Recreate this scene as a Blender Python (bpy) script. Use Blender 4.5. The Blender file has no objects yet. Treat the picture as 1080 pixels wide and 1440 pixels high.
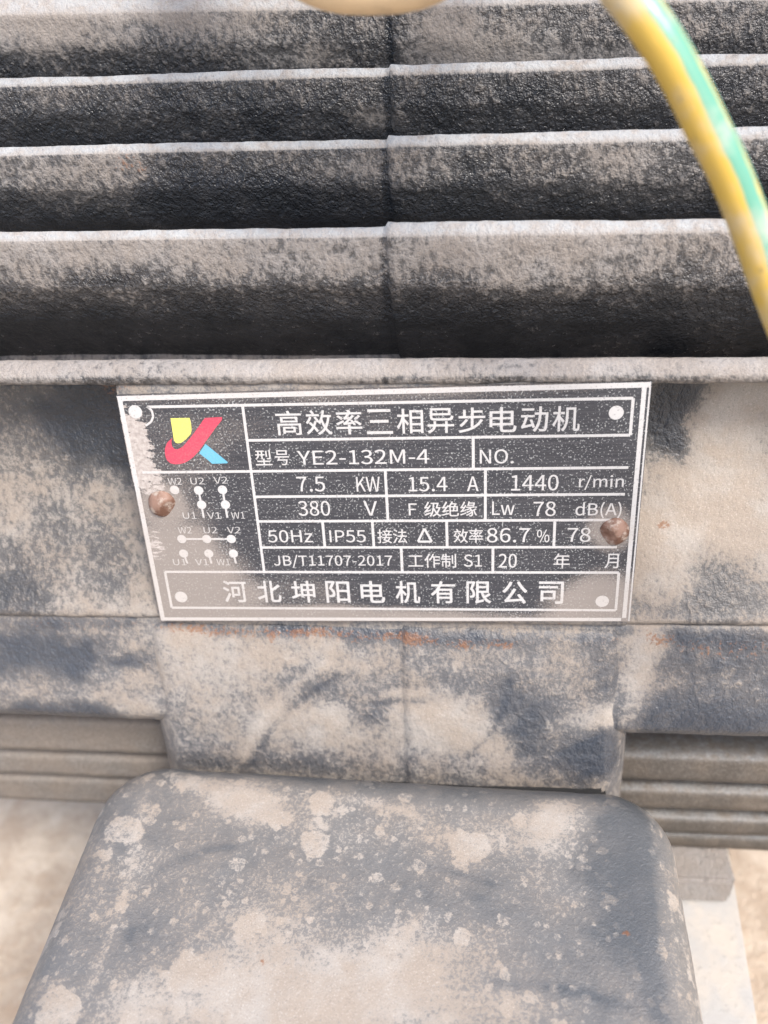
import bpy, math, numpy as np
from mathutils import Matrix, Vector

# ------------------------------------------------------------------ camera, sky, sun, exposure
sc = bpy.context.scene
COL = sc.collection
TILT = math.radians(10.0)                    # the name plate leans back by ten degrees
ST, CT = math.sin(TILT), math.cos(TILT)
GROUND = 250.0                               # mm from ground to the middle of the name plate

def W(x, u, n):
    """plate millimetres (along the axle, up the plate, out of the plate) -> world metres"""
    return Vector((x, u * ST - n * CT, u * CT + n * ST + GROUND)) / 1000.0

cam_d = bpy.data.cameras.new('camera')
cam = bpy.data.objects.new('camera', cam_d)
COL.objects.link(cam)
fwd = Vector((-0.09587868, 0.81565718, -0.5705354)).normalized()
up = Vector((0.01157198, 0.57405065, 0.81873802))
right = fwd.cross(up).normalized()
up = right.cross(fwd)
cam.matrix_world = Matrix.Translation(Vector((0.02023, -0.168685, 0.118186 + 0.25))) @ \
    Matrix((right, up, -fwd)).transposed().to_4x4()
cam_d.sensor_fit = 'VERTICAL'
cam_d.sensor_height = 36.0
cam_d.lens = 28.125
cam_d.clip_start = 0.005
cam_d.clip_end = 200.0
cam_d.dof.use_dof = True
cam_d.dof.focus_distance = 0.203
cam_d.dof.aperture_fstop = 9.3
sc.camera = cam
sc.cycles.max_bounces = 5
sc.cycles.diffuse_bounces = 3
sc.cycles.glossy_bounces = 2

SUN_EL, SUN_AZ = math.radians(52), math.radians(140)     # azimuth clockwise from +Y: from the right, a little in front
wd = bpy.data.worlds.new('World')
sc.world = wd
wd.use_nodes = True
wn = wd.node_tree
sky = wn.nodes.new('ShaderNodeTexSky')
sky.sky_type = 'NISHITA'
sky.sun_disc = False
sky.sun_elevation = SUN_EL
sky.sun_rotation = SUN_AZ
sky.air_density = 1.0
sky.dust_density = 3.5
sky.ozone_density = 1.0
bg = wn.nodes['Background']
bg.inputs['Strength'].default_value = 0.14
wn.links.new(sky.outputs[0], bg.inputs[0])

sun_d = bpy.data.lights.new('sun', 'SUN')
sun_d.energy = 1.5
sun_d.angle = math.radians(16)
sun_d.color = (1.0, 0.96, 0.90)
sun = bpy.data.objects.new('sun', sun_d)
COL.objects.link(sun)
sdir = Vector((math.sin(SUN_AZ) * math.cos(SUN_EL), math.cos(SUN_AZ) * math.cos(SUN_EL), math.sin(SUN_EL)))
sun.rotation_euler = sdir.to_track_quat('Z', 'Y').to_euler()
sun.location = sdir * 3

sc.view_settings.view_transform = 'Standard'
sc.view_settings.look = 'None'
sc.view_settings.exposure = 1.24
sc.view_settings.gamma = 1.0
sc.view_settings.use_curve_mapping = False

# ------------------------------------------------------------------ noise (numpy)
def _hash(i, j, k, s):
    h = (i.astype(np.int64) * 374761393 + j.astype(np.int64) * 668265263 + k.astype(np.int64) * 2147483647 + s * 974711)
    h = (h ^ (h >> 13)) * 1274126177
    h = h & 0x7fffffff
    h = (h ^ (h >> 16)) & 0xffff
    return h / 65535.0

def vn(p, size, s=0):
    q = p / size
    f = np.floor(q); t = q - f; t = t * t * (3 - 2 * t)
    i, j, k = f[:, 0], f[:, 1], f[:, 2]
    r = 0
    for a in (0, 1):
        for b in (0, 1):
            for c in (0, 1):
                w = (t[:, 0] if a else 1 - t[:, 0]) * (t[:, 1] if b else 1 - t[:, 1]) * (t[:, 2] if c else 1 - t[:, 2])
                r = r + w * _hash(i + a, j + b, k + c, s)
    return r - 0.5

def fbm(p, size, oct=3, s=0):
    r = 0; a = 1.0
    for o in range(oct):
        r = r + a * vn(p, size / 2 ** o, s + o * 17); a *= 0.5
    return r

def blobs(a, b, lst):
    """sum of soft ellipses (centre, radii, amount) on two coordinates"""
    r = np.zeros_like(a)
    q = np.c_[a, b, np.zeros_like(a)] + 4000
    wa, wb = fbm(q, 14, 4, 61), fbm(q, 14, 4, 67)
    for (ca, cb, ra, rb, amt) in lst:
        d = ((a - ca) / ra + 1.1 * wa) ** 2 + ((b - cb) / rb + 1.1 * wb) ** 2
        r += amt * np.exp(-0.9 * d ** 1.3)
    return r

def strokes(a, b, lst):
    """wipe marks and scratches: soft lines (ax, ay, bx, by, bow, width, amount)"""
    r = np.zeros_like(a)
    for (x0, y0, x1, y1, bow, w, amt) in lst:
        L = math.hypot(x1 - x0, y1 - y0); ux, uy = (x1 - x0) / L, (y1 - y0) / L
        s_ = (a - x0) * ux + (b - y0) * uy; q = -(a - x0) * uy + (b - y0) * ux
        q = q - bow * np.sin(np.clip(s_ / L, 0, 1) * math.pi)
        r += amt * np.exp(-(q / w) ** 2) * ((s_ > 0) & (s_ < L)) * np.clip(np.minimum(s_, L - s_) / 3, 0, 1)
    return r

# ------------------------------------------------------------------ shader helpers
class NT:
    def __init__(s, name):
        s.m = bpy.data.materials.new(name); s.m.use_nodes = True
        s.t = s.m.node_tree; s.b = s.t.nodes['Principled BSDF']
        s.co = s.t.nodes.new('ShaderNodeTexCoord').outputs['Object']
    def n(s, typ, **kw):
        x = s.t.nodes.new(typ)
        for k, v in kw.items(): setattr(x, k, v)
        return x
    def put(s, sock, v):
        if isinstance(v, bpy.types.NodeSocket): s.t.links.new(v, sock)
        else: sock.default_value = v
    def math(s, op, a, b=0.0, c=None, clamp=False):
        x = s.n('ShaderNodeMath', operation=op, use_clamp=clamp)
        s.put(x.inputs[0], a); s.put(x.inputs[1], b)
        if c is not None: s.put(x.inputs[2], c)
        return x.outputs[0]
    def add(s, *a):
        r = a[0]
        for v in a[1:]: r = s.math('ADD', r, v)
        return r
    def mul(s, a, b): return s.math('MULTIPLY', a, b)
    def noise(s, scale, detail=4, rough=0.55, co=None, dist=0.0):
        x = s.n('ShaderNodeTexNoise')
        s.t.links.new(co or s.co, x.inputs['Vector'])
        x.inputs['Scale'].default_value = scale; x.inputs['Detail'].default_value = detail
        x.inputs['Roughness'].default_value = rough; x.inputs['Distortion'].default_value = dist
        return x.outputs['Fac']
    def ramp(s, v, lo, hi, a=0.0, b=1.0):
        x = s.n('ShaderNodeMapRange', interpolation_type='SMOOTHSTEP')
        s.put(x.inputs[0], v); s.put(x.inputs[1], lo); s.put(x.inputs[2], hi); s.put(x.inputs[3], a); s.put(x.inputs[4], b)
        return x.outputs[0]
    def mix(s, f, a, b):
        x = s.n('ShaderNodeMix', data_type='RGBA')
        s.put(x.inputs[0], f)
        s.put(x.inputs[6], a if isinstance(a, bpy.types.NodeSocket) else (*a, 1))
        s.put(x.inputs[7], b if isinstance(b, bpy.types.NodeSocket) else (*b, 1))
        return x.outputs[2]
    def attr(s, name):
        return s.n('ShaderNodeAttribute', attribute_name=name).outputs['Fac']
    def mapping(s, scale=(1, 1, 1), rot=(0, 0, 0)):
        x = s.n('ShaderNodeMapping'); s.t.links.new(s.co, x.inputs[0])
        x.inputs['Scale'].default_value = scale; x.inputs['Rotation'].default_value = rot
        return x.outputs[0]
    def bump(s, h, dist, strength=1.0, normal=None):
        x = s.n('ShaderNodeBump')
        s.put(x.inputs['Height'], h); x.inputs['Distance'].default_value = dist; s.put(x.inputs['Strength'], strength)
        if normal is not None: s.t.links.new(normal, x.inputs['Normal'])
        return x.outputs[0]
    def out(s, color=None, rough=None, normal=None, metal=None, spec=None):
        for k, v in (('Base Color', color), ('Roughness', rough), ('Normal', normal), ('Metallic', metal), ('Specular IOR Level', spec)):
            if v is None: continue
            if isinstance(v, tuple): v = (*v, 1)
            s.put(s.b.inputs[k], v)
        return s.m

DUST = (0.318, 0.268, 0.220)
DUST_PALE = (0.365, 0.33, 0.292)

def cast_paint(name, paint, paint2, film=0.05, solid=0.9, patch=1.0, stip=1.0, spots=0.0, grain=0.00022, dust=None, pale=None, peaks=0.0, gloss=0.34):
    dust = dust or DUST; pale = pale or DUST_PALE
    """old gloss paint on rough cast iron; dust stippled over it as thickly as the 'dust' value says"""
    t = NT(name)
    d = t.attr('dust'); ru = t.attr('rust'); ed_sheen = t.attr('edge')
    n1 = t.noise(70, 6, 0.62); n2 = t.noise(300, 4, 0.62); n4 = t.noise(1050, 2, 0.6); n3 = t.noise(2600, 1, 0.6)
    cov = t.add(d, t.math('MULTIPLY_ADD', n1, 0.75 * patch, -0.375 * patch), t.math('MULTIPLY_ADD', n2, 0.55 * patch, -0.275 * patch))
    if spots:                                     # dried drops of muddy water
        for sc_, r0, k_ in ((75, 0.30, 1.0), (190, 0.30, 0.8), (420, 0.33, 0.6)):
            wv = t.n('ShaderNodeVectorMath', operation='ADD'); t.t.links.new(t.co, wv.inputs[0])
            nz = t.n('ShaderNodeTexNoise'); t.t.links.new(t.co, nz.inputs['Vector']); nz.inputs['Scale'].default_value = sc_ * 3.0; nz.inputs['Detail'].default_value = 3
            sv = t.n('ShaderNodeVectorMath', operation='SCALE'); t.t.links.new(nz.outputs['Color'], sv.inputs[0]); sv.inputs['Scale'].default_value = 0.55 / sc_
            t.t.links.new(sv.outputs[0], wv.inputs[1])
            vo = t.n('ShaderNodeTexVoronoi'); t.t.links.new(wv.outputs[0], vo.inputs['Vector']); vo.inputs['Scale'].default_value = sc_
            cs = t.n('ShaderNodeSeparateColor'); t.t.links.new(vo.outputs['Color'], cs.inputs[0])
            rad = t.mul(t.ramp(cs.outputs[0], 0.45, 1.0), r0 * 1.5)
            inside = t.ramp(t.math('SUBTRACT', rad, vo.outputs['Distance']), -0.01, 0.07)
            cov = t.add(cov, t.mul(inside, spots * k_ ))
    cov = t.math('MULTIPLY_ADD', cov, 0.80, 0.06, clamp=True)
    fine = t.add(t.mul(n3, 0.5), t.mul(n4, 0.5))
    if peaks:                                     # sand-cast relief; dust specks on the high grains also paint in glints
        st = t.noise(620, 2, 0.55, t.mapping((1.0, 0.6, 1.0), (0, 0, 0.6)))
        fine = t.add(t.mul(fine, 1 - peaks), t.mul(st, peaks))
    th = t.math('MULTIPLY_ADD', cov, -0.50 + 0.10 * peaks, 0.75 - 0.14 * peaks)
    mask = t.ramp(fine, t.math('SUBTRACT', th, 0.08 / stip), t.math('ADD', th, 0.08 / stip))
    f = t.add(t.mul(mask, 0.45), t.mul(cov, 0.42), film)
    f = t.mul(f, t.ramp(cov, 0.0, 0.25, 0.55, 1.0))
    f = t.math('MINIMUM', f, solid)
    pc = t.mix(t.ramp(n1, 0.4, 0.65), paint, paint2)
    dc = t.mix(t.ramp(n1, 0.35, 0.62), pale, dust)
    dc = t.mix(t.ramp(n3, 0.58, 0.75, 0, 0.45), dc, (0.17, 0.145, 0.13))
    dc = t.mix(t.ramp(n3, 0.42, 0.28, 0, 0.35), dc, (0.56, 0.52, 0.48))
    dc = t.mix(t.mul(ed_sheen, t.ramp(n2, 0.32, 0.62, 0.1, 0.9)), dc, (0.37, 0.38, 0.385))  # greyer tint on upward edges paints in their sky sheen
    col = t.mix(f, pc, dc)
    rv = t.add(ru, t.math('MULTIPLY_ADD', n4, 1.5, -0.75), t.math('MULTIPLY_ADD', n2, 1.1, -0.55))
    rm = t.mul(t.ramp(rv, 0.40, 0.80), t.ramp(ru, 0.02, 0.2))
    col = t.mix(t.mul(rm, 0.75), col, t.mix(n3, (0.10, 0.042, 0.02), (0.29, 0.13, 0.062)))
    rough = t.ramp(f, 0.0, 0.75, gloss, 0.92)
    h = t.add(t.mul(n4, 1.0), t.mul(n3, 0.45))
    if peaks: h = t.add(h, t.mul(st, 1.8))
    return t.out(col, rough, t.bump(h, grain, t.ramp(d, 0.1, 0.6, 1.0, 0.5)), spec=0.5)

M = {}
M['cast'] = cast_paint('cast_iron_black_paint', (0.010, 0.0125, 0.017), (0.018, 0.021, 0.027), film=0.02, patch=0.95, grain=0.0008, peaks=0.5, gloss=0.20, dust=(0.31, 0.275, 0.245), pale=(0.37, 0.345, 0.325))
M['web'] = cast_paint('cast_iron_flank_paint', (0.020, 0.024, 0.031), (0.032, 0.036, 0.044), film=0.05, patch=0.7, grain=0.0004, peaks=0.4, gloss=0.3)
M['low'] = cast_paint('cast_iron_grimy_paint', (0.030, 0.025, 0.020), (0.055, 0.044, 0.033), film=0.06, patch=0.45, stip=0.35, dust=(0.31, 0.265, 0.225), pale=(0.36, 0.325, 0.29))
M['pad'] = cast_paint('cast_iron_blue_black_paint', (0.034, 0.043, 0.059), (0.050, 0.058, 0.072), film=0.07, patch=0.9, spots=0.16, grain=0.00038, peaks=0.3, gloss=0.3)
M['box'] = cast_paint('terminal_box_blue_grey_paint', (0.064, 0.073, 0.083), (0.092, 0.099, 0.107), film=0.13, patch=0.85, stip=1.3, spots=0.42, grain=0.00024, gloss=0.28)

def plate_masks(t):
    """road dust lying on the plate: soft patches broken up by noise, and the scraped left margin"""
    sx = t.n('ShaderNodeSeparateXYZ'); t.t.links.new(t.co, sx.inputs[0])
    x, y = sx.outputs[0], sx.outputs[1]
    def blob(cx, cy, rx, ry, amt):
        a = t.math('MULTIPLY', t.math('SUBTRACT', x, cx / 1000), 1000 / rx); a = t.mul(a, a)
        b = t.math('MULTIPLY', t.math('SUBTRACT', y, cy / 1000), 1000 / ry); b = t.mul(b, b)
        return t.math('MULTIPLY', t.math('SUBTRACT', 1.3, t.math('ADD', a, b), clamp=True), amt)
    d = None
    for bb in ((-58, -22, 24, 18, .95), (-58, -2, 15, 12, .5), (-10, -34.5, 62, 6.5, .9), (58, -30, 17, 13.5, .95), (58, -5.5, 7, 7.5, .75), (-58.3, 3, 6.5, 6.5, .5),
               (-52, 19, 20, 13, .34), (0, 34, 70, 5, .45), (-22, -26, 18, 9, .35), (-8, 24, 30, 7, .2)):
        v = blob(*bb); d = v if d is None else t.math('ADD', d, v)
    n1 = t.noise(70, 4, 0.6); n3 = t.noise(2200, 1, 0.6)
    v = t.add(d, t.math('MULTIPLY_ADD', n1, 0.7, -0.35), t.math('MULTIPLY_ADD', n3, 0.9, -0.45))
    dust = t.mul(t.ramp(v, 0.12, 0.9), 0.70)
    s = t.math('ADD', t.math('ADD', blob(-62.2, 20, 4.4, 10.5, 1.0), blob(-61, 10.5, 5, 5, .7)), blob(-62, -9, 2.6, 5, .45))
    ns = t.noise(300, 5, 0.75, t.mapping((0.8, 2.2, 1), (0, 0, 0.25)))
    scr = t.ramp(t.add(s, t.math('MULTIPLY_ADD', ns, 4.4, -2.2)), 0.38, 0.56)
    scr = t.mul(scr, t.ramp(s, 0.05, 0.35))
    return dust, scr, n3

def plate_base():
    t = NT('etched_black_aluminium')
    dust, scr, n3 = plate_masks(t)
    sp = t.noise(1900, 1, 0.6)
    n1 = t.noise(110, 4, 0.6)
    wear = t.ramp(sp, t.math('MULTIPLY_ADD', n1, -0.25, 0.71), t.math('MULTIPLY_ADD', n1, -0.25, 0.84))
    br = t.noise(420, 3, 0.6, t.mapping((0.12, 3.5, 1)))
    base = t.mix(t.ramp(br, 0.35, 0.75), (0.028, 0.029, 0.036), (0.055, 0.055, 0.062))
    col = t.mix(t.mul(wear, 0.62), base, (0.46, 0.475, 0.47))
    col = t.mix(dust, col, (0.30, 0.26, 0.23))
    col = t.mix(t.mul(scr, 0.9), col, t.mix(ns_ := t.noise(900, 3), (0.16, 0.13, 0.12), (0.62, 0.57, 0.53)))
    rough = t.ramp(t.math('MAXIMUM', dust, scr), 0, 1, 0.42, 0.85)
    h = t.add(t.mul(n3, 0.6), t.mul(t.noise(45, 1), 4.0))
    return t.out(col, rough, t.bump(h, 0.00012, 0.8))

def plate_ink(name, c, rough=0.5, hold=0.55):
    t = NT(name)
    dust, scr, n3 = plate_masks(t)
    n = t.noise(1500, 2, 0.7)
    col = t.mix(t.ramp(n, 0.56, 0.74, 0, 0.6), c, (0.12, 0.115, 0.115))
    col = t.mix(t.mul(dust, hold), col, (0.38, 0.33, 0.29))
    return t.out(col, rough, t.bump(n3, 0.00008, 0.6))

M['plate'] = plate_base()
M['ink'] = plate_ink('bare_aluminium_lettering', (0.47, 0.46, 0.455), hold=0.65)
M['ink_thin'] = plate_ink('worn_aluminium_lettering', (0.42, 0.41, 0.405), hold=0.6)
M['yellow'] = plate_ink('yellow_enamel', (0.66, 0.62, 0.13), hold=0.3)
M['red'] = plate_ink('red_enamel', (0.50, 0.045, 0.085), hold=0.3)
M['blue'] = plate_ink('sky_blue_enamel', (0.11, 0.36, 0.50), hold=0.3)

t = NT('rusty_rivet_steel')
n = t.noise(500, 4, 0.6); n2 = t.noise(180, 3)
col = t.mix(t.ramp(n2, 0.42, 0.6), (0.115, 0.055, 0.035), (0.23, 0.14, 0.105))
col = t.mix(t.ramp(n, 0.5, 0.7), col, (0.34, 0.28, 0.235))
M['rivet'] = t.out(col, 0.65, t.bump(n, 0.0003, 0.8))

t = NT('yellow_green_wire_insulation')
a = t.attr('around')
nn = t.noise(160, 4, 0.6)
e = t.math('MULTIPLY_ADD', nn, 0.10, t.math('SUBTRACT', a, 0.05))
g = t.mul(t.ramp(e, 0.0, 0.05), t.math('SUBTRACT', 1.0, t.ramp(e, 0.27, 0.31)))
col = t.mix(g, (0.62, 0.40, 0.05), (0.07, 0.29, 0.20))
dirt = t.ramp(t.noise(90, 6, 0.65), 0.44, 0.70, 0.06, 0.6)
col = t.mix(dirt, col, (0.54, 0.49, 0.41))
col = t.mix(t.ramp(t.noise(700, 3, 0.6), 0.64, 0.74, 0, 0.6), col, (0.18, 0.14, 0.10))
M['wire'] = t.out(col, t.ramp(nn, 0.3, 0.7, 0.3, 0.5), t.bump(t.noise(300, 4), 0.0002, 0.5))

t = NT('cream_cable_sheath')
nn = t.noise(220, 4, 0.6)
col = t.mix(t.ramp(nn, 0.52, 0.75, 0, 0.6), (0.66, 0.50, 0.31), (0.36, 0.26, 0.17))
M['cream'] = t.out(col, 0.55, t.bump(nn, 0.0003, 0.5))

t = NT('dusty_galvanised_steel')
n1 = t.noise(60, 5, 0.6); n2 = t.noise(420, 4, 0.6)
col = t.mix(t.ramp(n1, 0.4, 0.65), (0.40, 0.39, 0.375), (0.47, 0.43, 0.38))
col = t.mix(t.ramp(n2, 0.55, 0.75, 0, 0.5), col, (0.25, 0.24, 0.23))
M['steel'] = t.out(col, 0.6, t.bump(n2, 0.0004, 0.6))

t = NT('pale_sand')
n1 = t.noise(30, 6, 0.75); n2 = t.noise(90, 6, 0.65); n3 = t.noise(700, 3, 0.6)
col = t.mix(t.ramp(n1, 0.35, 0.68), (0.38, 0.295, 0.22), (0.56, 0.475, 0.38))
col = t.mix(t.ramp(n2, 0.5, 0.72, 0, 0.7), col, (0.38, 0.28, 0.20))
M['sand'] = t.out(col, 0.95, t.bump(t.add(n2, t.mul(n3, 0.3)), 0.004, 0.7))

t = NT('black_rubber_gasket')
M['gasket'] = t.out((0.012, 0.012, 0.012), 0.9, t.bump(t.noise(600), 0.0002))

# ------------------------------------------------------------------ mesh helpers
PLATE_ROT = (math.radians(80), 0, 0)
BASE = Vector((0.0, 0.116, (GROUND - 164) / 1000))

def mesh_from(name, v, f, attrs=None, smooth=True):
    me = bpy.data.meshes.new(name)
    v = np.asarray(v, dtype=np.float32)
    if isinstance(f, np.ndarray):
        me.vertices.add(len(v)); me.vertices.foreach_set('co', v.ravel())
        me.loops.add(f.size); me.loops.foreach_set('vertex_index', f.astype(np.int32).ravel())
        me.polygons.add(len(f)); me.polygons.foreach_set('loop_start', np.arange(0, f.size, f.shape[1], dtype=np.int32))
        me.update(calc_edges=True)
    else:
        me.from_pydata(v.tolist(), [], f)
    for k, a in (attrs or {}).items():
        at = me.attributes.new(k, 'FLOAT', 'POINT'); at.data.foreach_set('value', np.asarray(a, np.float32))
    if smooth: me.polygons.foreach_set('use_smooth', np.ones(len(me.polygons), bool))
    me.update(); me.validate()
    return me

def obj(name, me, mat, parent=None, label=None):
    o = bpy.data.objects.new(name, me); COL.objects.link(o)
    if mat is not None and not me.materials: me.materials.append(mat)
    if parent: o.parent = parent
    if label: o['label'] = label
    return o

def part(name, me, mat, label=None):
    """a part of the motor: mesh in plate millimetres / 1000"""
    o = obj(name, me, mat, motor, label)
    o.location = W(0, 0, 0) - BASE
    o.rotation_euler = PLATE_ROT
    return o

def round_poly(pts, it=2, step=1.0, keep=0.25):
    p = np.array(pts, float)
    for _ in range(it):
        a, b = p, np.roll(p, -1, 0)
        L = np.linalg.norm(b - a, axis=1, keepdims=True)
        k = np.minimum(keep, 0.7 / np.maximum(L, 1e-6))
        p = np.stack([a + (b - a) * k, b - (b - a) * k], 1).reshape(-1, 2)
    out = []
    for i in range(len(p)):
        a, b = p[i], p[(i + 1) % len(p)]
        m = max(1, int(np.linalg.norm(b - a) / step))
        for k in range(m): out.append(a + (b - a) * k / m)
    return np.array(out)

def extrude(name, poly, x0, x1, slope, mat, dust=None, rust=None, dx=1.2, seam=0.35, rough=1.0, step=1.0, seed=1, label=None, endround=0.0, warp=None, edge=False):
    """closed (u, n) outline pushed along the axle, with cast roughness and the mould seam near x = 4"""
    q = round_poly(poly, 2, step)
    m = len(q)
    tan = np.roll(q, -1, 0) - np.roll(q, 1, 0)
    tan /= np.linalg.norm(tan, axis=1, keepdims=True)
    area = 0.5 * np.sum(q[:, 0] * np.roll(q[:, 1], -1) - np.roll(q[:, 0], -1) * q[:, 1])
    nor = np.c_[tan[:, 1], -tan[:, 0]] * (1 if area > 0 else -1)
    nx = int((x1 - x0) / dx)
    xs = np.linspace(x0, x1, nx + 1)
    if x0 < 3.5 < x1: xs[np.argmin(abs(xs - 3.2))] = 3.3; xs[np.argmin(abs(xs - 4.5))] = 3.9
    xs = np.sort(xs)
    X = np.repeat(xs, m); U = np.tile(q[:, 0], nx + 1); N = np.tile(q[:, 1], nx + 1)
    nu = np.tile(nor[:, 0], nx + 1); nn = np.tile(nor[:, 1], nx + 1)
    p = np.c_[X, U, N] + seed * 37.7
    disp = (0.55 * fbm(p, 30, 2, seed) + 0.26 * fbm(p, 7, 3, seed + 5) + 0.20 * fbm(p, 2.2, 2, seed + 9)) * rough
    if seam:
        disp = disp - np.where(X < 3.6, seam, 0) + 0.45 * seam * np.exp(-((X - 4.2) / 0.7) ** 2)
    if endround > 0:
        e = np.minimum(X - x0, x1 - X)
        disp = disp - endround * np.clip(1 - e / endround, 0, 1) ** 2
    U2 = U + nu * disp + slope * X; N2 = N + nn * disp
    if warp is not None: U2, N2 = warp(X, U2, N2)
    nw = nu * CT + nn * ST                      # how far the face looks up
    d = dust(X, U, N, nw) if dust else np.full(len(X), 0.3)
    r = rust(X, U, N, nw) if rust else np.zeros(len(X))
    i, j = np.meshgrid(np.arange(nx), np.arange(m), indexing='ij')
    a = i * m + j; b = i * m + (j + 1) % m
    f = np.stack([a, b, b + m, a + m], -1).reshape(-1, 4)
    if area > 0: f = f[:, ::-1]
    v = np.c_[X, U2, N2] / 1000
    # end caps as fans
    c0 = len(v); v = np.vstack([v, [[x0 / 1000, v[:m, 1].mean(), v[:m, 2].mean()], [x1 / 1000, v[-m:, 1].mean(), v[-m:, 2].mean()]]])
    jj = np.arange(m); j2 = (jj + 1) % m
    capa = np.stack([np.full(m, c0), jj, j2, np.full(m, c0)], -1); capb = np.stack([np.full(m, c0 + 1), nx * m + j2, nx * m + jj, np.full(m, c0 + 1)], -1)
    tri = np.vstack([capa, capb])[:, :3]
    if area > 0: tri = tri[:, ::-1]
    me = bpy.data.meshes.new(name)
    me.vertices.add(len(v)); me.vertices.foreach_set('co', v.astype(np.float32).ravel())
    loops = np.concatenate([f.ravel(), tri.ravel()]).astype(np.int32)
    me.loops.add(len(loops)); me.loops.foreach_set('vertex_index', loops)
    starts = np.concatenate([np.arange(len(f)) * 4, len(f) * 4 + np.arange(len(tri)) * 3]).astype(np.int32)
    me.polygons.add(len(starts)); me.polygons.foreach_set('loop_start', starts)
    me.update(calc_edges=True)
    edge_sheen = np.clip((nw - 0.40) / 0.3, 0, 1) if edge else np.zeros(len(X))  # upward faces only: where the sky sheen is painted
    for k, arr in (('dust', d), ('rust', r), ('edge', edge_sheen)):
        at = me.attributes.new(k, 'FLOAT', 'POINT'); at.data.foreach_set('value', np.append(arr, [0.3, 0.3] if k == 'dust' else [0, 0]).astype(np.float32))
    me.polygons.foreach_set('use_smooth', np.ones(len(starts), bool))
    return part(name, me, mat, label)

def catmull(pts, n=24):
    p = [Vector(a) for a in pts]; p = [p[0] * 2 - p[1]] + p + [p[-1] * 2 - p[-2]]
    out = []
    for i in range(1, len(p) - 2):
        for k in range(n):
            t_ = k / n
            out.append(0.5 * ((2 * p[i]) + (p[i + 1] - p[i - 1]) * t_ + (2 * p[i - 1] - 5 * p[i] + 4 * p[i + 1] - p[i + 2]) * t_ ** 2 +
                              (3 * p[i] - p[i - 1] - 3 * p[i + 1] + p[i + 2]) * t_ ** 3))
    out.append(p[-2]); return out

def tube(name, pts, r, seg=40, twist=0.0, phase=0.0, n=24):
    c = catmull(pts, n)
    T = [(c[min(i + 1, len(c) - 1)] - c[max(i - 1, 0)]).normalized() for i in range(len(c))]
    side = T[0].orthogonal().normalized()
    v = []; at = []; L = 0
    for i, p in enumerate(c):
        side = (side - T[i] * side.dot(T[i])).normalized(); bi = T[i].cross(side)
        if i: L += (c[i] - c[i - 1]).length
        for k in range(seg):
            a = 2 * math.pi * k / seg
            rr = r * (1 + 0.012 * math.sin(L * 310) + 0.01 * math.sin(L * 97 + a))
            v.append(p + (side * math.cos(a) + bi * math.sin(a)) * rr)
            w = abs(((k / seg + phase + twist * L) % 1.0) - 0.5) * 2       # 0..1..0 round the wire
            at.append(w)
    f = []
    for i in range(len(c) - 1):
        for k in range(seg):
            k2 = (k + 1) % seg
            f.append((i * seg + k, i * seg + k2, (i + 1) * seg + k2, (i + 1) * seg + k))
    f.append(tuple(range(seg))[::-1]); f.append(tuple(range((len(c) - 1) * seg, len(c) * seg)))
    return mesh_from(name, [tuple(q) for q in v], f, {'around': at})

# ------------------------------------------------------------------ ground
g = 40
xs = np.linspace(-4, 4, 161)
gx, gy = np.meshgrid(xs, xs, indexing='ij')
P = np.c_[gx.ravel(), gy.ravel(), np.zeros(gx.size)]
P[:, 2] = 0.012 * fbm(P * 1000 + 9000, 260, 3, 4) - 0.004
i, j = np.meshgrid(np.arange(160), np.arange(160), indexing='ij')
a = i * 161 + j
ground = obj('ground', mesh_from('ground', P, np.stack([a, a + 161, a + 162, a + 1], -1).reshape(-1, 4)), M['sand'])
ground['kind'] = 'structure'; ground['label'] = 'pale dry sandy ground below the motor'

# ------------------------------------------------------------------ the motor
motor = bpy.data.objects.new('electric_motor', None); COL.objects.link(motor)
motor.location = BASE; motor.empty_display_size = 0.05
motor['label'] = 'dusty black finned electric motor with riveted name plate and terminal box'
motor['category'] = 'electric motor'

XL, XR = -190.0, 190.0

# frame: the round body the fins stand on
cy, cn, CR = -10.0, -125.0, 100.0
poly = [(cy + CR * math.cos(a_), cn + CR * math.sin(a_)) for a_ in np.linspace(0, 2 * math.pi, 48, endpoint=False)]
extrude('frame', poly, XL, XR, -0.022, M['cast'], dx=4, step=5, dust=lambda X, U, N, w: 0.25 + 0.4 * np.clip(w, 0, 1))

def fin_dust_sheen(lst, tip, depth, base=0.0, up=0.9, fade=0.5):  # dust; the up term also stands in for sky shine on tips
    def fn(X, U, N, w):
        dpt = np.clip((tip - U) / depth, 0, 1.3)                    # 0 at the tip, 1 at the root
        return base + fade * np.clip(1 - dpt, 0, 1) + up * np.clip((w - 0.25) / 0.35, 0, 1) + blobs(X, U, lst) \
            - 0.35 * np.exp(-((X - 2.7) / 0.8) ** 2) * (w < 0.35)
    return fn

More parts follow.
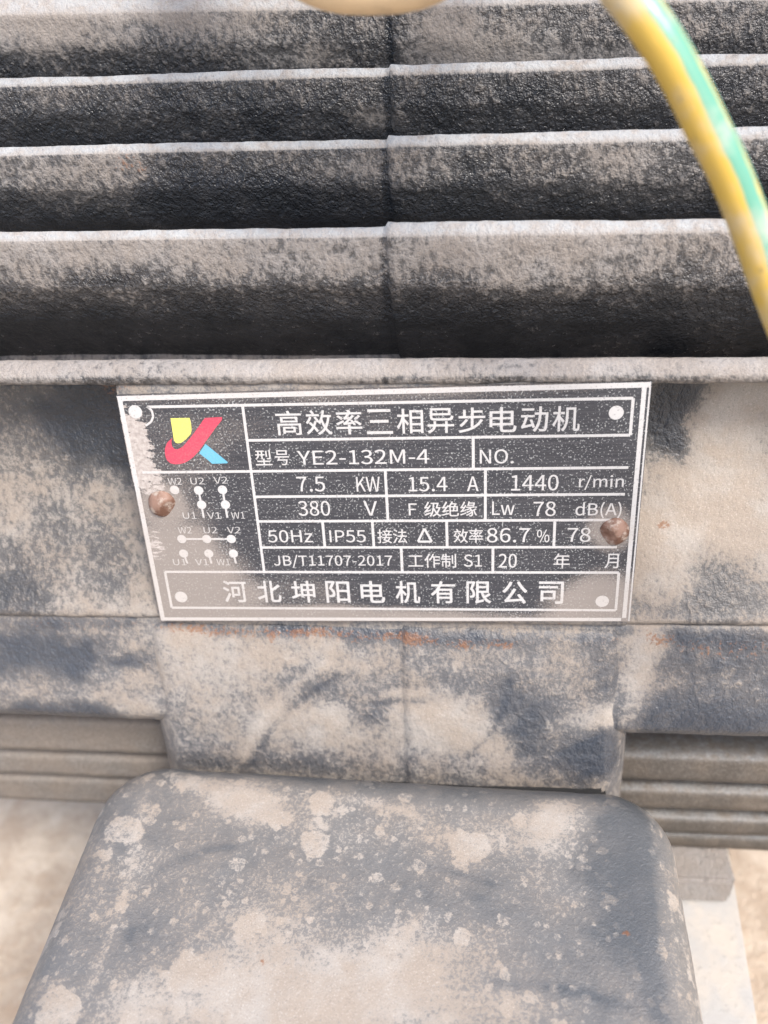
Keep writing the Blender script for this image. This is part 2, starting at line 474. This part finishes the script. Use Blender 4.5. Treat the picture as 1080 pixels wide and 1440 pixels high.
# each fin: outline (u, n) from the top of its edge over the face down to the root and back
fin_specs = [
    ([(39.6, -3.6), (38.4, -1.2), (36.4, 0.4), (35.0, 0.3), (33.8, -0.8), (32, -13), (18, -40), (26, -44)], -0.0255,
     fin_dust_sheen([(-60, 37, 20, 3, -.25), (-20, 36, 12, 2, .2), (25, 37, 16, 3, -.25), (70, 37, 14, 3, -.2)], 36, 10, 0.42, 0.28, 0.15), 0.0),
    ([(70, -11.6), (67.0, -9.2), (55, -11.6), (45, -19), (33, -33), (20, -52), (34, -66), (57, -40)], -0.031,
     fin_dust_sheen([(-80, 62, 45, 9, .28), (-20, 62, 40, 6, .2), (45, 61, 45, 8, .3), (-66, 58, 8, 3, -.3)], 66, 20, -0.02, 0.55, 0.40), 0.5),
    ([(88.8, -26.2), (85.9, -23.9), (77, -26), (69, -32), (58, -44), (42, -66), (56, -80), (75, -56)], -0.031,
     fin_dust_sheen([(-85, 82, 30, 8, .3), (0, 80, 18, 5, .25), (62, 80, 22, 8, .3), (-40, 76, 20, 6, -.2)], 85, 17, -0.04, 0.6, 0.27), 0.45),
    ([(105, -43.2), (102.1, -40.9), (95, -42.6), (87, -48), (76, -60), (60, -84), (72, -98), (90, -72)], -0.031,
     fin_dust_sheen([(-88, 98, 14, 6, .15), (0, 92, 8, 3, .35), (70, 97, 20, 5, .1)], 101, 15, -0.02, 0.6, 0.20), 0.4),
    ([(126, -63), (119, -59), (111, -60.5), (104, -64.5), (92, -77), (74, -100), (84, -116), (106, -92)], -0.045,
     fin_dust_sheen([(-90, 118, 30, 7, .45), (-42, 116, 16, 5, .2), (-24, 108, 14, 4, .35), (16, 110, 12, 9, .4), (35, 109, 16, 7, .35), (60, 106, 25, 3.5, .4)],
              119, 18, 0.05, 0.6, 0.28), 0.35),
    ([(143, -90), (137, -85), (126, -88), (110, -100), (88, -125), (98, -136), (122, -115)], -0.045, fin_dust_sheen([], 137, 20, 0.2, 0.7, 0.4), 0.3),
]
for k, (pl, sl, fd, sm) in enumerate(fin_specs):
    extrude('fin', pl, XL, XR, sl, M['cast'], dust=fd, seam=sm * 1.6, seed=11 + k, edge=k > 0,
            rust=(lambda X, U, N, w: blobs(X, U, [(-62, 83, 6, 3, .45)])) if k == 2 else None)

# hollow flank left and right of the name plate
web = [(31.5, -15.5), (20, -16.5), (6, -15), (-8, -11.5), (-22, -7), (-31, -3.0), (-33.0, -1.8), (-34.6, -2.4), (-35.2, -4), (-34.5, -42), (30, -42)]
def web_dust_shade(X, U, N, w):  # dust, thinned by the plate's upper corners to paint in pocket shade
    return 0.37 + 0.25 * np.clip((14 - U) / 20, 0, 1) + blobs(X, U, [
        (-76, 20, 14, 14, -.75), (-98, 22, 34, 9, -.12), (-109, -27, 16, 10, -.5), (-80, -18, 9, 11, -.3), (-95, -12, 6, 9, -.25),
        (76, 20, 7, 13, -.85), (92, -22, 14, 8, -.4), (78, -30, 20, 4, -.35), (84, 0, 18, 22, .5), (95, 24, 12, 12, .5), (100, 5, 20, 25, .2)])
extrude('flank_web', web, XL, XR, -0.014, M['web'], dust=web_dust_shade, seam=0, seed=31,
        rust=lambda X, U, N, w: blobs(X, U, [(74.5, -9, 2.2, 1.6, .8), (-72, 31, 4, 3, .6), (-100, 31, 6, 2, .5)]),
        label='hollow dusty flank beside the name plate')

# block the plate is riveted to
boss = [(35.4, -1.6), (33.9, -0.95), (-33.2, -0.95), (-35.0, -2.2), (-35.2, -30), (24, -30)]
extrude('name_plate_boss', boss, -65.6, 65.4, -0.018, M['pad'], seam=0, rough=0.22, seed=41, endround=1.2,
        dust=lambda X, U, N, w: 0.55 + 0.2 * vn(np.c_[X, U, N], 9, 3),
        rust=lambda X, U, N, w: blobs(X, U, [(-63, 35, 4, 2, .5), (40, -34.5, 40, 1.5, .35)]))

# rib below the plate, and the raised pad the terminal box is bolted to
rib = [(-34.8, -3.6), (-36.4, -3.0), (-50, -1.6), (-62, 0.4), (-67.5, 0.6), (-71.5, -2.2), (-73, -6), (-73, -34), (-36, -34)]
extrude('rib', rib, XL, XR, -0.018, M['pad'], seam=0, seed=51, rough=1.0,
        dust=lambda X, U, N, w: 0.42 + 0.25 * np.clip(w, 0, 1) + blobs(X, U, [
            (-108, -48, 18, 9, -.75), (-75, -50, 8, 3, -.5), (-110, -68, 30, 4, -.5), (90, -46, 24, 7, -.35), (88, -62, 28, 9, -.55), (-78, -66, 8, 4, .3), (92, -38, 34, 3, -.45), (-95, -37.5, 30, 2, -.3), (69, -52, 4, 18, .5)]),
        rust=lambda X, U, N, w: blobs(X, U, [(-85, -38.5, 50, 2.2, .28), (72, -40, 5, 2.6, .55), (95, -41, 24, 4, .42)]))
pad = [(-36.2, -2.6), (-39, -1.2), (-50, 0.4), (-66, 1.9), (-90, 2.3), (-116, 1.8), (-118, -3), (-118, -36), (-40, -36)]
extrude('terminal_box_pad', pad, -75.0, 68.5, -0.022, M['pad'], seam=0.6, seed=61, endround=9.0, rough=1.0,
        dust=lambda X, U, N, w: 0.46 + blobs(X, U, [
            (14, -69, 20, 9, .5), (48, -68, 6, 6, .3), (59, -62, 8, 4, .6), (-5, -66, 7, 7, -.35), (36, -66, 10, 9, -.5), (-26, -70, 20, 6, .3),
            (-52, -50, 18, 14, .3), (-30, -56, 14, 6, -.15), (30, -55, 26, 5, -.12), (57, -76, 9, 9, -.45), (-45, -84, 30, 3, -.2), (-22, -47, 12, 6, .15), (20, -38.5, 46, 2.2, -.4), (-40, -38, 30, 1.6, -.3), (60, -48, 6, 6, -.3), (55, -74, 14, 14, -.3), (66, -60, 2, 20, .4)]) + strokes(X, U, [(-48, -84, -16, -46, 4, 1.5, .3), (-45, -86, -13, -50, 4, 1.2, -.3), (-4, -58, 14, -56, 1, 1.2, .3), (-6, -61, 12, -60, 1, 1, -.3), (20, -80, 34, -48, -3, 1.2, -.25)]),
        rust=lambda X, U, N, w: blobs(X, U, [(20, -39.6, 48, 2.2, .46), (-40, -39, 34, 2.0, .42), (-50, -40, 3, 1.6, .25), (-27, -41, 3, 2.4, .25), (-34, -42, 1.6, 1.6, .3), (33, -40, 3, 2, .3), (6, -40, 3, 2.2, .25), (20, -41.5, 1.5, 1.5, .3)]))

# lower fins seen left and right of the terminal box
def low_fin(pl, x0, x1, sl, seed, base):
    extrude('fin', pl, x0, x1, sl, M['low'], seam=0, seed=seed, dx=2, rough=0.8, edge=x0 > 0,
            dust=lambda X, U, N, w: base + 0.40 * np.clip(w, 0, 1) + 0.1 * np.clip(1 + (U + 95) / 40, 0, 1))
for k, (x0, x1, lst) in enumerate(((XL, -74, [(-90, -105, -22), (-110, -121, -27), (-125, -138, -31)]),
                                   (68, XR, [(-95, -107, -20), (-111, -121, -22), (-125, -134, -24), (-137, -145, -28)]))):
    for q, (u0, u1, nf) in enumerate(lst):
        low_fin([(u0, nf - 2.2), (u0 - 1.1, nf), (u1 + 2, nf + 0.6), (u1, nf - 2), (u1 + 1, nf - 42), (u0 - 1, nf - 42)], x0, x1, -0.02, 71 + k * 7 + q, (0.30, 0.0)[k])
    extrude('groove_wall', [(-74, -33), (-136, -42), (-130, -70), (-74, -70)], x0 - (0 if k == 0 else 2), x1 + (2 if k == 0 else 0), -0.02, M['cast'], seam=0, seed=90 + k, dx=4, step=3,
            dust=lambda X, U, N, w: np.full(len(X), (0.3, 0.15)[k]))

# feet and end shields
def box_mesh(name, x0, x1, y0, y1, z0, z1, bev=0.0015, nseg=2, attrs=(0.4, 0.1)):
    import bmesh
    bm = bmesh.new()
    bmesh.ops.create_cube(bm, size=1)
    for v in bm.verts:
        v.co = Vector(((x0 + x1) / 2 + v.co.x * (x1 - x0), (y0 + y1) / 2 + v.co.y * (y1 - y0), (z0 + z1) / 2 + v.co.z * (z1 - z0)))
    bmesh.ops.bevel(bm, geom=bm.edges[:], offset=bev, segments=nseg, affect='EDGES')
    me = bpy.data.meshes.new(name); bm.to_mesh(me); bm.free()
    for k, val in zip(('dust', 'rust'), attrs):
        at = me.attributes.new(k, 'FLOAT', 'POINT'); at.data.foreach_set('value', np.full(len(me.vertices), val, np.float32))
    return me

for sx in (1, -1):
    xa, xb = (82, 113) if sx > 0 else (-109, -78)
    o = obj('foot', box_mesh('foot', xa / 1000, xb / 1000, -0.125, 0.125, 0.0, 0.014, attrs=(0.80, 0.12)), M['cast'], motor)
    u_ = obj('foot_web', box_mesh('foot_web', (xa + 9) / 1000, (xb - 9) / 1000, -0.095, 0.095, 0.0125, 0.062, attrs=(0.4, 0.2)), M['cast'], motor)
    es = bpy.data.meshes.new('end_shield')
    ang = np.linspace(0, 2 * math.pi, 72, endpoint=False)
    rings = [(0, 118), (10, 118), (22, 104), (30, 70), (34, 40), (44, 38), (44, 20), (44, 0.5)]
    v = [((XR + dx_) * sx / 1000, (cy + r_ * math.cos(b_)) / 1000, (cn + r_ * math.sin(b_)) / 1000) for dx_, r_ in rings for b_ in ang]
    f = [(q * 72 + k, q * 72 + (k + 1) % 72, (q + 1) * 72 + (k + 1) % 72, (q + 1) * 72 + k) for q in range(len(rings) - 1) for k in range(72)]
    part('end_shield', mesh_from('end_shield', v, f, {'dust': np.full(len(v), .5), 'rust': np.zeros(len(v))}), M['cast'])

# ------------------------------------------------------------------ terminal box
def rounded_rect(x0, x1, y0, y1, r, seg=14, side=0.002):
    pts = []
    for (cx, cy_, a0) in ((x1 - r, y1 - r, 0), (x0 + r, y1 - r, 90), (x0 + r, y0 + r, 180), (x1 - r, y0 + r, 270)):
        for k in range(seg + 1):
            a_ = math.radians(a0 + 90 * k / seg)
            pts.append((cx + r * math.cos(a_), cy_ + r * math.sin(a_)))
    out = []
    for k in range(len(pts)):
        a_ = np.array(pts[k]); b_ = np.array(pts[(k + 1) % len(pts)])
        m = max(1, int(np.linalg.norm(b_ - a_) / side))
        for q in range(m): out.append(a_ + (b_ - a_) * q / m)
    return np.array(out)

BX0, BX1, BY0, BY1, BZ, BH = -0.0848, 0.0780, -0.150, -0.0217, (GROUND - 73.6) / 1000, 0.088
R_F = 0.0125
rings = []
def inset(k): return rounded_rect(BX0 + k, BX1 - k, BY0 + k, BY1 - k, max(0.026 - k * 0.8, 0.006))
outl = rounded_rect(BX0, BX1, BY0, BY1, 0.0185)
ctr = np.array([(BX0 + BX1) / 2, (BY0 + BY1) / 2])
def ins(k):                               # move every outline point inwards by k (uniform on the straight runs)
    tn = np.roll(outl, -1, 0) - np.roll(outl, 1, 0); tn /= np.linalg.norm(tn, axis=1, keepdims=True)
    return outl + np.c_[-tn[:, 1], tn[:, 0]] * k
levels = [(-0.0015, -BH), (-0.0012, -BH * 0.6), (-0.0006, -0.03)]
for k in range(0, 11):
    a_ = math.radians(9 * k)
    levels.append((R_F * (1 - math.cos(a_)), -R_F + R_F * math.sin(a_)))
V = [np.c_[ins(k), np.full(len(outl), z)] for k, z in levels]
last = ins(R_F)
for k in range(1, 70):
    s_ = 1 - (k / 70) ** 1.0
    V.append(np.c_[ctr + (last - ctr) * s_, np.full(len(outl), 0.0)])
V = np.vstack(V); m = len(outl); nr = len(V) // m
pm = V * 1000
V[:, 2] += (0.5 * fbm(pm, 40, 2, 3) + 0.22 * fbm(pm, 6, 3, 5)) / 1000
V[:, 0] += 0.25 * fbm(pm + 50, 8, 2, 8) / 1000; V[:, 1] += 0.25 * fbm(pm + 90, 8, 2, 9) / 1000
x_, y_, z_ = V[:, 0] * 1000, V[:, 1] * 1000, V[:, 2] * 1000
bd = 0.34 + blobs(x_, y_, [
    (-7, -84, 30, 13, .65), (-44, -34, 9, 8, .45), (-36, -39, 6, 5, .4), (-56, -33, 3, 3, .4), (29, -40, 18, 7, .16), (49, -36, 8, 8, .6), (40, -47, 18, 12, .12),
    (60, -50, 8, 22, -.55), (0, -25, 75, 5, -.4), (-58, -45, 16, 12, -.12), (-60, -78, 12, 10, -.2), (-40, -88, 22, 10, .3), (20, -60, 14, 6, -.15), (48, -74, 14, 10, -.1),
    (-18, -43, 25, 7, .16), (-62, -56, 8, 5, .2)])
bd = bd + np.clip(-z_ / 10, 0, 1) * np.clip((-64 - x_) / 8, 0, 1) * 0.42 + np.clip(-z_ / 5, 0, 1) * np.clip((x_ - 60) / 6, 0, 1) * 0.12 - 0.45 * np.exp(-((x_ - 65.5) / 3.0) ** 2) * (y_ > -85)
bd = bd + strokes(x_, y_, [(-60, -60, -38, -50, 2, 1.3, -.35), (5, -52, 30, -57, 1, 1.0, -.2), (-20, -34, 12, -40, 2, 1.2, .3), (25, -80, 62, -84, 2, 1.4, -.3), (-70, -36, -66, -90, 3, 1.6, .25)])
br = blobs(x_, y_, [(60, -66, 1.3, 1.3, .9), (-27, -79, 2, 1.5, .5), (49, -37, 6, 6, .22)])
V[:, 2] += -0.036 * V[:, 0]
sh = np.clip((V[:, 1] - BY0) / (BY1 - BY0), 0, 1)
V[:, 0] *= np.where(V[:, 0] > 0, 1 - 0.11 * (1 - sh), 1 + 0.01 * (1 - sh))
V[:, 1] += -0.018 * V[:, 0] * sh
V[:, 2] += BZ
V = V - np.array(BASE)
i, j = np.meshgrid(np.arange(nr - 1), np.arange(m), indexing='ij')
a = i * m + j; b = i * m + (j + 1) % m
F = np.stack([a, b, b + m, a + m], -1).reshape(-1, 4)
fl = [tuple(r_) for r_ in F.tolist()]
fl.append(tuple(range((nr - 1) * m, nr * m))); fl.append(tuple(range(m))[::-1])
tbox = obj('terminal_box', mesh_from('terminal_box', V, fl, {'dust': bd, 'rust': br}), M['box'], motor, 'blue-grey terminal box with rounded corners under patchy dust')
gk = obj('gasket', box_mesh('gasket', -0.070, 0.062, -0.0235, -0.0150, BZ - 0.070, BZ - 0.0145), M['gasket'], tbox)
gk.location = -BASE

# ------------------------------------------------------------------ name plate
def grid_plate(x0, x1, u0, u1, nx, nu, top, thick):
    xs_ = np.linspace(x0, x1, nx + 1); us_ = np.linspace(u0, u1, nu + 1)
    gx_, gu_ = np.meshgrid(xs_, us_, indexing='ij')
    v = np.c_[gx_.ravel(), gu_.ravel(), np.full(gx_.size, top)]
    i_, j_ = np.meshgrid(np.arange(nx), np.arange(nu), indexing='ij')
    a_ = i_ * (nu + 1) + j_
    f = [tuple(q) for q in np.stack([a_, a_ + nu + 1, a_ + nu + 2, a_ + 1], -1).reshape(-1, 4).tolist()]
    n0 = len(v)
    loop = [i_ * (nu + 1) for i_ in range(nx + 1)] + [nx * (nu + 1) + j_ for j_ in range(1, nu + 1)] + \
           [i_ * (nu + 1) + nu for i_ in range(nx - 1, -1, -1)] + [j_ for j_ in range(nu - 1, 0, -1)]
    low = v[loop].copy(); low[:, 2] = top - thick
    v = np.vstack([v, low])
    L = len(loop)
    for k in range(L): f.append((loop[(k + 1) % L], loop[k], n0 + k, n0 + (k + 1) % L))
    f.append(tuple(range(n0 + L - 1, n0 - 1, -1)))
    return v, f

v, f = grid_plate(-65, 65, -33.08, 33.08, 130, 66, 0.0, 0.85)
plate = part('name_plate', mesh_from('name_plate', v / 1000, f, smooth=False), M['plate'], 'black and silver etched name plate with a colour emblem')

def flat(name, pts_list, faces, level, mat, label=None):
    v = [(p[0] / 1000, (p[1] - 0.007 * p[0]) / 1000, level / 1000) for p in pts_list]
    return obj(name, mesh_from(name, v, faces, smooth=False), mat, plate, label)

def line(x0, u0, x1, u1, w, level, mat=None, name='ruled_line'):
    d = Vector((x1 - x0, u1 - u0)).normalized() * (w / 2); nn_ = Vector((-d.y, d.x))
    return flat(name, [(x0 - nn_.x, u0 - nn_.y), (x1 - nn_.x, u1 - nn_.y), (x1 + nn_.x, u1 + nn_.y), (x0 + nn_.x, u0 + nn_.y)], [(0, 1, 2, 3)], level, mat or M['ink'])

def disc(x, u, r, level, mat=None, name='printed_dot', seg=24):
    return flat(name, [(x + r * math.cos(2 * math.pi * k / seg), u + r * 1.0 * math.sin(2 * math.pi * k / seg)) for k in range(seg)], [tuple(range(seg))], level, mat or M['ink'])

# silver margin (not turned with the print)
def edge(x0, u0, x1, u1, level=0.05):
    v = [(x0, u0), (x1, u0), (x1, u1), (x0, u1)]
    return obj('margin_line', mesh_from('margin_line', [(a_ / 1000, b_ / 1000, level / 1000) for a_, b_ in v], [(0, 1, 2, 3)], smooth=False), M['ink'], plate)
edge(-64.8, 31.6, 64.8, 32.9); edge(-64.8, -32.9, 62.6, -31.9)
edge(-64.8, -31.9, -63.6, 31.6); edge(61.9 + 0.9, -31.9, 61.9 + 2.0, 31.6); edge(64.45, -32.9, 64.85, 31.6, 0.055)

LW = 0.72
H = dict(top=29.5, a=20.3, b=11.9, c=4.75, d=-2.35, e=-10.1, f=-17.6, g=-29.1)
line(-57.5, H['top'], 61, H['top'], LW, .05)
line(-33.2, H['a'], 61, H['a'], LW, .05)
line(-62, H['b'], 61.2, H['b'], LW, .05)
for k in 'cde': line(-33.2, H[k], (60.9, 60.6, 60.0)['cde'.index(k)], H[k], LW, .05)
line(-61, H['f'], 61, H['f'], LW, .05); line(-61, H['g'], 61, H['g'], LW, .05)
line(61, H['top'], 61, H['a'], LW, .06); line(-61, H['f'], -61, H['g'], LW, .06); line(61, H['f'], 61, H['g'], LW, .06)
line(-33.2, H['top'], -33.2, H['f'], LW, .06)
for x, t0, t1 in ((23.4, 'a', 'b'), (1.3, 'b', 'd'), (26.4, 'b', 'd'), (-15.9, 'd', 'e'), (-2.8, 'd', 'e'), (16.5, 'd', 'e'), (44, 'd', 'e'), (4.4, 'e', 'f'), (28.4, 'e', 'f')):
    line(x, H[t0], x, H[t1], LW, .06)
for x, u in ((-60.8, 28.3), (57.3, 26.0), (57.3, -26.3), (-57.7, -25.6)): disc(x, u, 1.75, .07)
# curl of the old rivet mark at the top left
cv = [(-57.6, 29.6), (-56.5, 28.6), (-56.4, 27.0), (-57.2, 25.6), (-58.8, 24.6)]
for k in range(4): line(*cv[k], *cv[k + 1], 0.55, .05 + .002 * k, name='printed_curve')

import os
try:                                    # the plain sans that ships with Blender; the built-in face otherwise
    FONT = bpy.data.fonts.load(os.path.join(bpy.utils.system_resource('DATAFILES'), 'fonts', 'Noto Sans CJK Regular.woff2'))
except Exception:
    FONT = None
def text_mesh(s, offset=0.0):
    cu = bpy.data.curves.new('lettering', 'FONT'); cu.body = s; cu.size = 1.0; cu.offset = offset; cu.resolution_u = 4
    if FONT: cu.font = FONT
    o = bpy.data.objects.new('lettering', cu); COL.objects.link(o)
    dg = bpy.context.evaluated_depsgraph_get(); dg.update()
    me = bpy.data.meshes.new_from_object(o.evaluated_get(dg))
    bpy.data.objects.remove(o); bpy.data.curves.remove(cu)
    me.materials.clear()
    return me

def lettering(s, x0, x1, u0, u1, mat=None, bold=0.0, level=0.07):
    me = text_mesh(s)
    co = np.zeros(len(me.vertices) * 3, np.float32); me.vertices.foreach_get('co', co); co = co.reshape(-1, 3)
    lo, hi = co.min(0), co.max(0)
    X = x0 + bold + (co[:, 0] - lo[0]) / (hi[0] - lo[0]) * (x1 - x0 - 2 * bold)
    U = u0 + bold + (co[:, 1] - lo[1]) / (hi[1] - lo[1]) * (u1 - u0 - 2 * bold)
    polys = [tuple(p.vertices) for p in me.polygons]
    bpy.data.meshes.remove(me)
    v = []; f = []
    shifts = ((0, 0),) if not bold else ((-bold, -bold), (bold, -bold), (-bold, bold), (bold, bold))
    for k, (dx_, du_) in enumerate(shifts):        # heavier strokes: the glyph struck several times
        b0 = len(v)
        v += [((a_ + dx_) / 1000, (b_ + du_ - 0.007 * a_) / 1000, (level + 0.004 * k) / 1000) for a_, b_ in zip(X, U)]
        f += [tuple(q + b0 for q in p) for p in polys]
    return obj('lettering', mesh_from('lettering', v, f, smooth=False), mat or M['ink'], plate)

def spread(chars, x0, x1, wch, u0, u1, bold):
    step = (x1 - x0 - wch) / (len(chars) - 1)
    for k, c in enumerate(chars):
        lettering(c, x0 + k * step, x0 + k * step + wch, u0, u1, bold=bold)

T = [('型', -31.7, -27.4, 13.5, 17.7), ('号', -26.6, -22.9, 13.5, 17.6), ('YE2-132M-4', -20.8, 12.5, 13.5, 17.4), ('NO.', 25, 33.3, 13.3, 17.1),
     ('7.5', -21.7, -14.4, 6.1, 10.3), ('KW', -6.3, -0.2, 6.0, 10.1), ('15.4', 7, 16.9, 5.9, 9.9), ('A', 21.8, 24.7, 5.9, 9.9), ('1440', 32.8, 44.5, 5.9, 10.2), ('r/min', 49.5, 60.4, 6.0, 10.0),
     ('380', -22, -13.6, -0.8, 3.5), ('V', -4.8, -1.3, -0.8, 3.3), ('F', 6.8, 8.9, -0.8, 2.6), ('级绝缘', 10.8, 24.3, -1.2, 3.1), ('Lw', 28.1, 33.8, -0.8, 3.0), ('78', 38.5, 44.1, -1.2, 2.9), ('dB(A)', 49, 60.4, -1.9, 2.7),
     ('50Hz', -31, -18.9, -8.6, -4.9), ('IP55', -14.4, -4.8, -8.6, -5.0), ('接法', -1.7, 6.1, -8.9, -4.7), ('效率', 18.2, 25.8, -8.8, -4.7), ('86.7', 26.8, 37.8, -8.7, -4.5), ('%', 39.6, 42.8, -8.7, -5.0), ('78', 47.3, 53.2, -8.6, -4.5),
     ('JB/T11707-2017', -30.2, 1.9, -16.3, -12.3), ('工作制', 6.1, 18.8, -16.2, -12.0), ('S1', 20.8, 25.6, -15.9, -12.2), ('20', 29.9, 34.6, -16.2, -12.0), ('年', 44.1, 48.3, -16.4, -11.9), ('月', 57.2, 60.7, -16.3, -12.0)]
for s, x0, x1, u0, u1 in T: lettering(s, x0, x1, u0, u1, bold=0.02 if ord(s[0]) < 256 else 0.03)
# the open triangle of the delta connection
for a_, b_ in (((8.9, -8.4), (12.5, -8.4)), ((12.5, -8.4), (10.7, -4.6)), ((10.7, -4.6), (8.9, -8.4))):
    line(*a_, *b_, 0.6, .07 + 0.003 * (a_[1] > -5) + 0.006 * (a_[0] > 12), name='printed_triangle_side')
spread('高效率三相异步电动机', -25.3, 48.9, 6.5, 21.5, 27.9, 0.05)
spread('河北坤阳电机有限公司', -45.4, 47.1, 6.6, -27.2, -20.3, 0.085)

# connection diagrams
for s, x, u in (('W2', -55.6, 8.4), ('U2', -49.6, 8.4), ('V2', -43.4, 8.6), ('U1', -53.2, -1.5), ('V1', -46.6, -1.5), ('W1', -40.1, -1.5),
                ('W2', -55.2, -5.8), ('U2', -48.2, -5.8), ('V2', -41.8, -5.8), ('U1', -58.2, -15.5), ('V1', -52, -15.5), ('W1', -46.0, -15.5)):
    lettering(s, x, x + 3.7, u, u + 1.9, M['ink_thin'], bold=0.0)
for x, u in ((-54.2, 6.9), (-47.8, 6.7), (-41.4, 6.8), (-47.6, 2.6), (-41.2, 2.6), (-54.6, -7.5), (-47.7, -7.5), (-41.0, -7.5), (-54.8, -11.9), (-47.8, -11.9), (-41.0, -11.9)):
    disc(x, u, 1.25, .075, name='terminal_dot')
for x0, u0, x1, u1 in ((-47.8, 6.6, -47.6, -1.2), (-41.4, 6.6, -41.2, -1.2), (-54.6, -7.5, -41.0, -7.5), (-54.8, -12, -54.2, -15), (-47.8, -12, -47.5, -15), (-41, -12, -40.7, -15)):
    line(x0, u0, x1, u1, 0.55, .055, name='diagram_line')

# emblem
E_Y = [(-52.0, 26.83), (-47.11, 26.81), (-46.95, 25.4), (-47.09, 23.6), (-47.46, 22.59), (-49.1, 21.04), (-50.47, 20.21), (-51.3, 20.15), (-51.84, 20.4), (-52.09, 21.1)]
E_R = [(-43.1, 26.71), (-38.75, 26.83), (-38.9, 26.1), (-40.82, 24.01), (-43.76, 20.61), (-46.38, 17.62), (-47.7, 16.4), (-48.88, 15.56), (-50.2, 14.85), (-51.56, 14.5), (-52.9, 14.45), (-54.03, 14.75),
       (-54.7, 15.4), (-55.02, 16.33), (-55.05, 17.5), (-54.88, 18.6), (-54.4, 19.7), (-53.84, 20.5), (-52.41, 21.59), (-52.75, 20.9), (-52.87, 20.16), (-52.85, 19.4), (-52.5, 18.75), (-51.68, 18.53), (-50.8, 18.8), (-49.82, 19.46), (-47.61, 21.64), (-45.39, 24.12), (-43.84, 26.0)]
E_B = [(-44.04, 19.82), (-38.88, 14.72), (-39.3, 14.45), (-43.12, 14.41), (-44.06, 15.47), (-46.1, 17.35)]
for pts_, mt, lb in ((E_Y, 'yellow', 'yellow block of the emblem'), (E_R, 'red', 'red hooked stroke of the emblem'), (E_B, 'blue', 'pale blue stroke of the emblem')):
    flat('emblem_stroke', [(p_[0], p_[1] + 0.007 * p_[0]) for p_ in pts_], [tuple(range(len(pts_)))[::-1] if mt != 'x' else None], .08, M[mt], lb)

# rivets: domed, hammered heads
def rivet(x, u, r, h, seed):
    seg, rn = 40, 14
    v = []; f = []
    for q in range(rn):
        a_ = (math.pi / 2) * q / (rn - 1)
        for k in range(seg):
            b_ = 2 * math.pi * k / seg
            v.append((r * math.cos(a_) * math.cos(b_), r * math.cos(a_) * math.sin(b_), h * math.sin(a_) ** 1.0 - 0.05))
    v = np.array(v)
    nz = fbm(v + seed * 13, 2.4, 3, seed)
    v *= (1 + 0.10 * nz)[:, None]
    flatn = np.array([0.45, -0.35, 0.82]) if seed == 1 else np.array([-0.5, -0.3, 0.81])
    cut = v @ flatn; lim = 0.80 * h
    over = np.clip(cut - lim, 0, None); v -= over[:, None] * flatn * 0.75
    for q in range(rn - 1):
        for k in range(seg):
            f.append((q * seg + k, q * seg + (k + 1) % seg, (q + 1) * seg + (k + 1) % seg, (q + 1) * seg + k))
    v = (v + np.array([x, u, 0.0])) / 1000
    return obj('rivet', mesh_from('rivet', v, f), M['rivet'], plate, 'rusty domed rivet head')
rivet(-58.3, 3.4, 3.75, 1.9, 1)
rivet(59.0, -6.0, 3.8, 2.0, 2)

# ------------------------------------------------------------------ cables
wire_pts = [W(-60, 150, -60), W(-20, 158, -20), W(18, 136, 22), W(47.6, 104.7, 38), W(61.8, 84.2, 40), W(69.3, 70.8, 40), W(77.0, 55.1, 40), W(94, 25, 40), W(108, -20, 40), W(116, -70, 52),
            Vector((0.118, -0.105, 0.165)), Vector((0.100, -0.115, 0.145)), Vector((0.078, -0.116, 0.143))]
wire = obj('earth_wire', tube('earth_wire', wire_pts, 0.0033, twist=-0.5, phase=0.465), M['wire'])
wire['label'] = 'yellow wire with a green stripe hanging across the fins'; wire['category'] = 'wire'

cab_pts = [W(-40, 150, -70), W(-34, 165, -30), W(-22, 140, 8), W(-9, 117.5, 20), W(6.3, 112.3, 20), W(21.5, 116.5, 20), W(36, 138, 8), W(46, 165, -30), W(50, 150, -72)]
cable = obj('cream_cable', tube('cream_cable', cab_pts, 0.0048), M['cream'])
cable['label'] = 'cream cable loop dipping into view above the top fin'; cable['category'] = 'cable'

# ------------------------------------------------------------------ rails the motor is bolted to
for k, (xa, xb) in enumerate(((80, 115), (-112, -74))):
    r_ = bpy.data.objects.new('steel_rail', None); COL.objects.link(r_)
    r_.location = (0, 0.1, 0.0)
    if k == 0: r_.rotation_euler = (0, 0, math.radians(-7)); r_.location = (0.0150, 0.112, 0)
    r_['category'] = 'rail'; r_['group'] = 'steel rails under the motor'
    r_['label'] = ('pale galvanised steel rail running out below the right-hand foot', 'steel rail hidden behind the left side of the terminal box')[k]
    zt = (GROUND - 164) / 1000 - 0.0005
    a_ = obj('top_flange', box_mesh('top_flange', xa / 1000, xb / 1000, -0.40, 0.30, zt - 0.006, zt, 0.001), M['steel'], r_)
    b_ = obj('web', box_mesh('web', xa / 1000 + 0.001, xa / 1000 + 0.006, -0.399, 0.299, -0.004, zt - 0.006, 0.0004), M['steel'], r_)
    c_ = obj('bottom_flange', box_mesh('bottom_flange', xa / 1000 + 0.0065, xb / 1000, -0.40, 0.30, -0.004, 0.006, 0.001), M['steel'], r_)
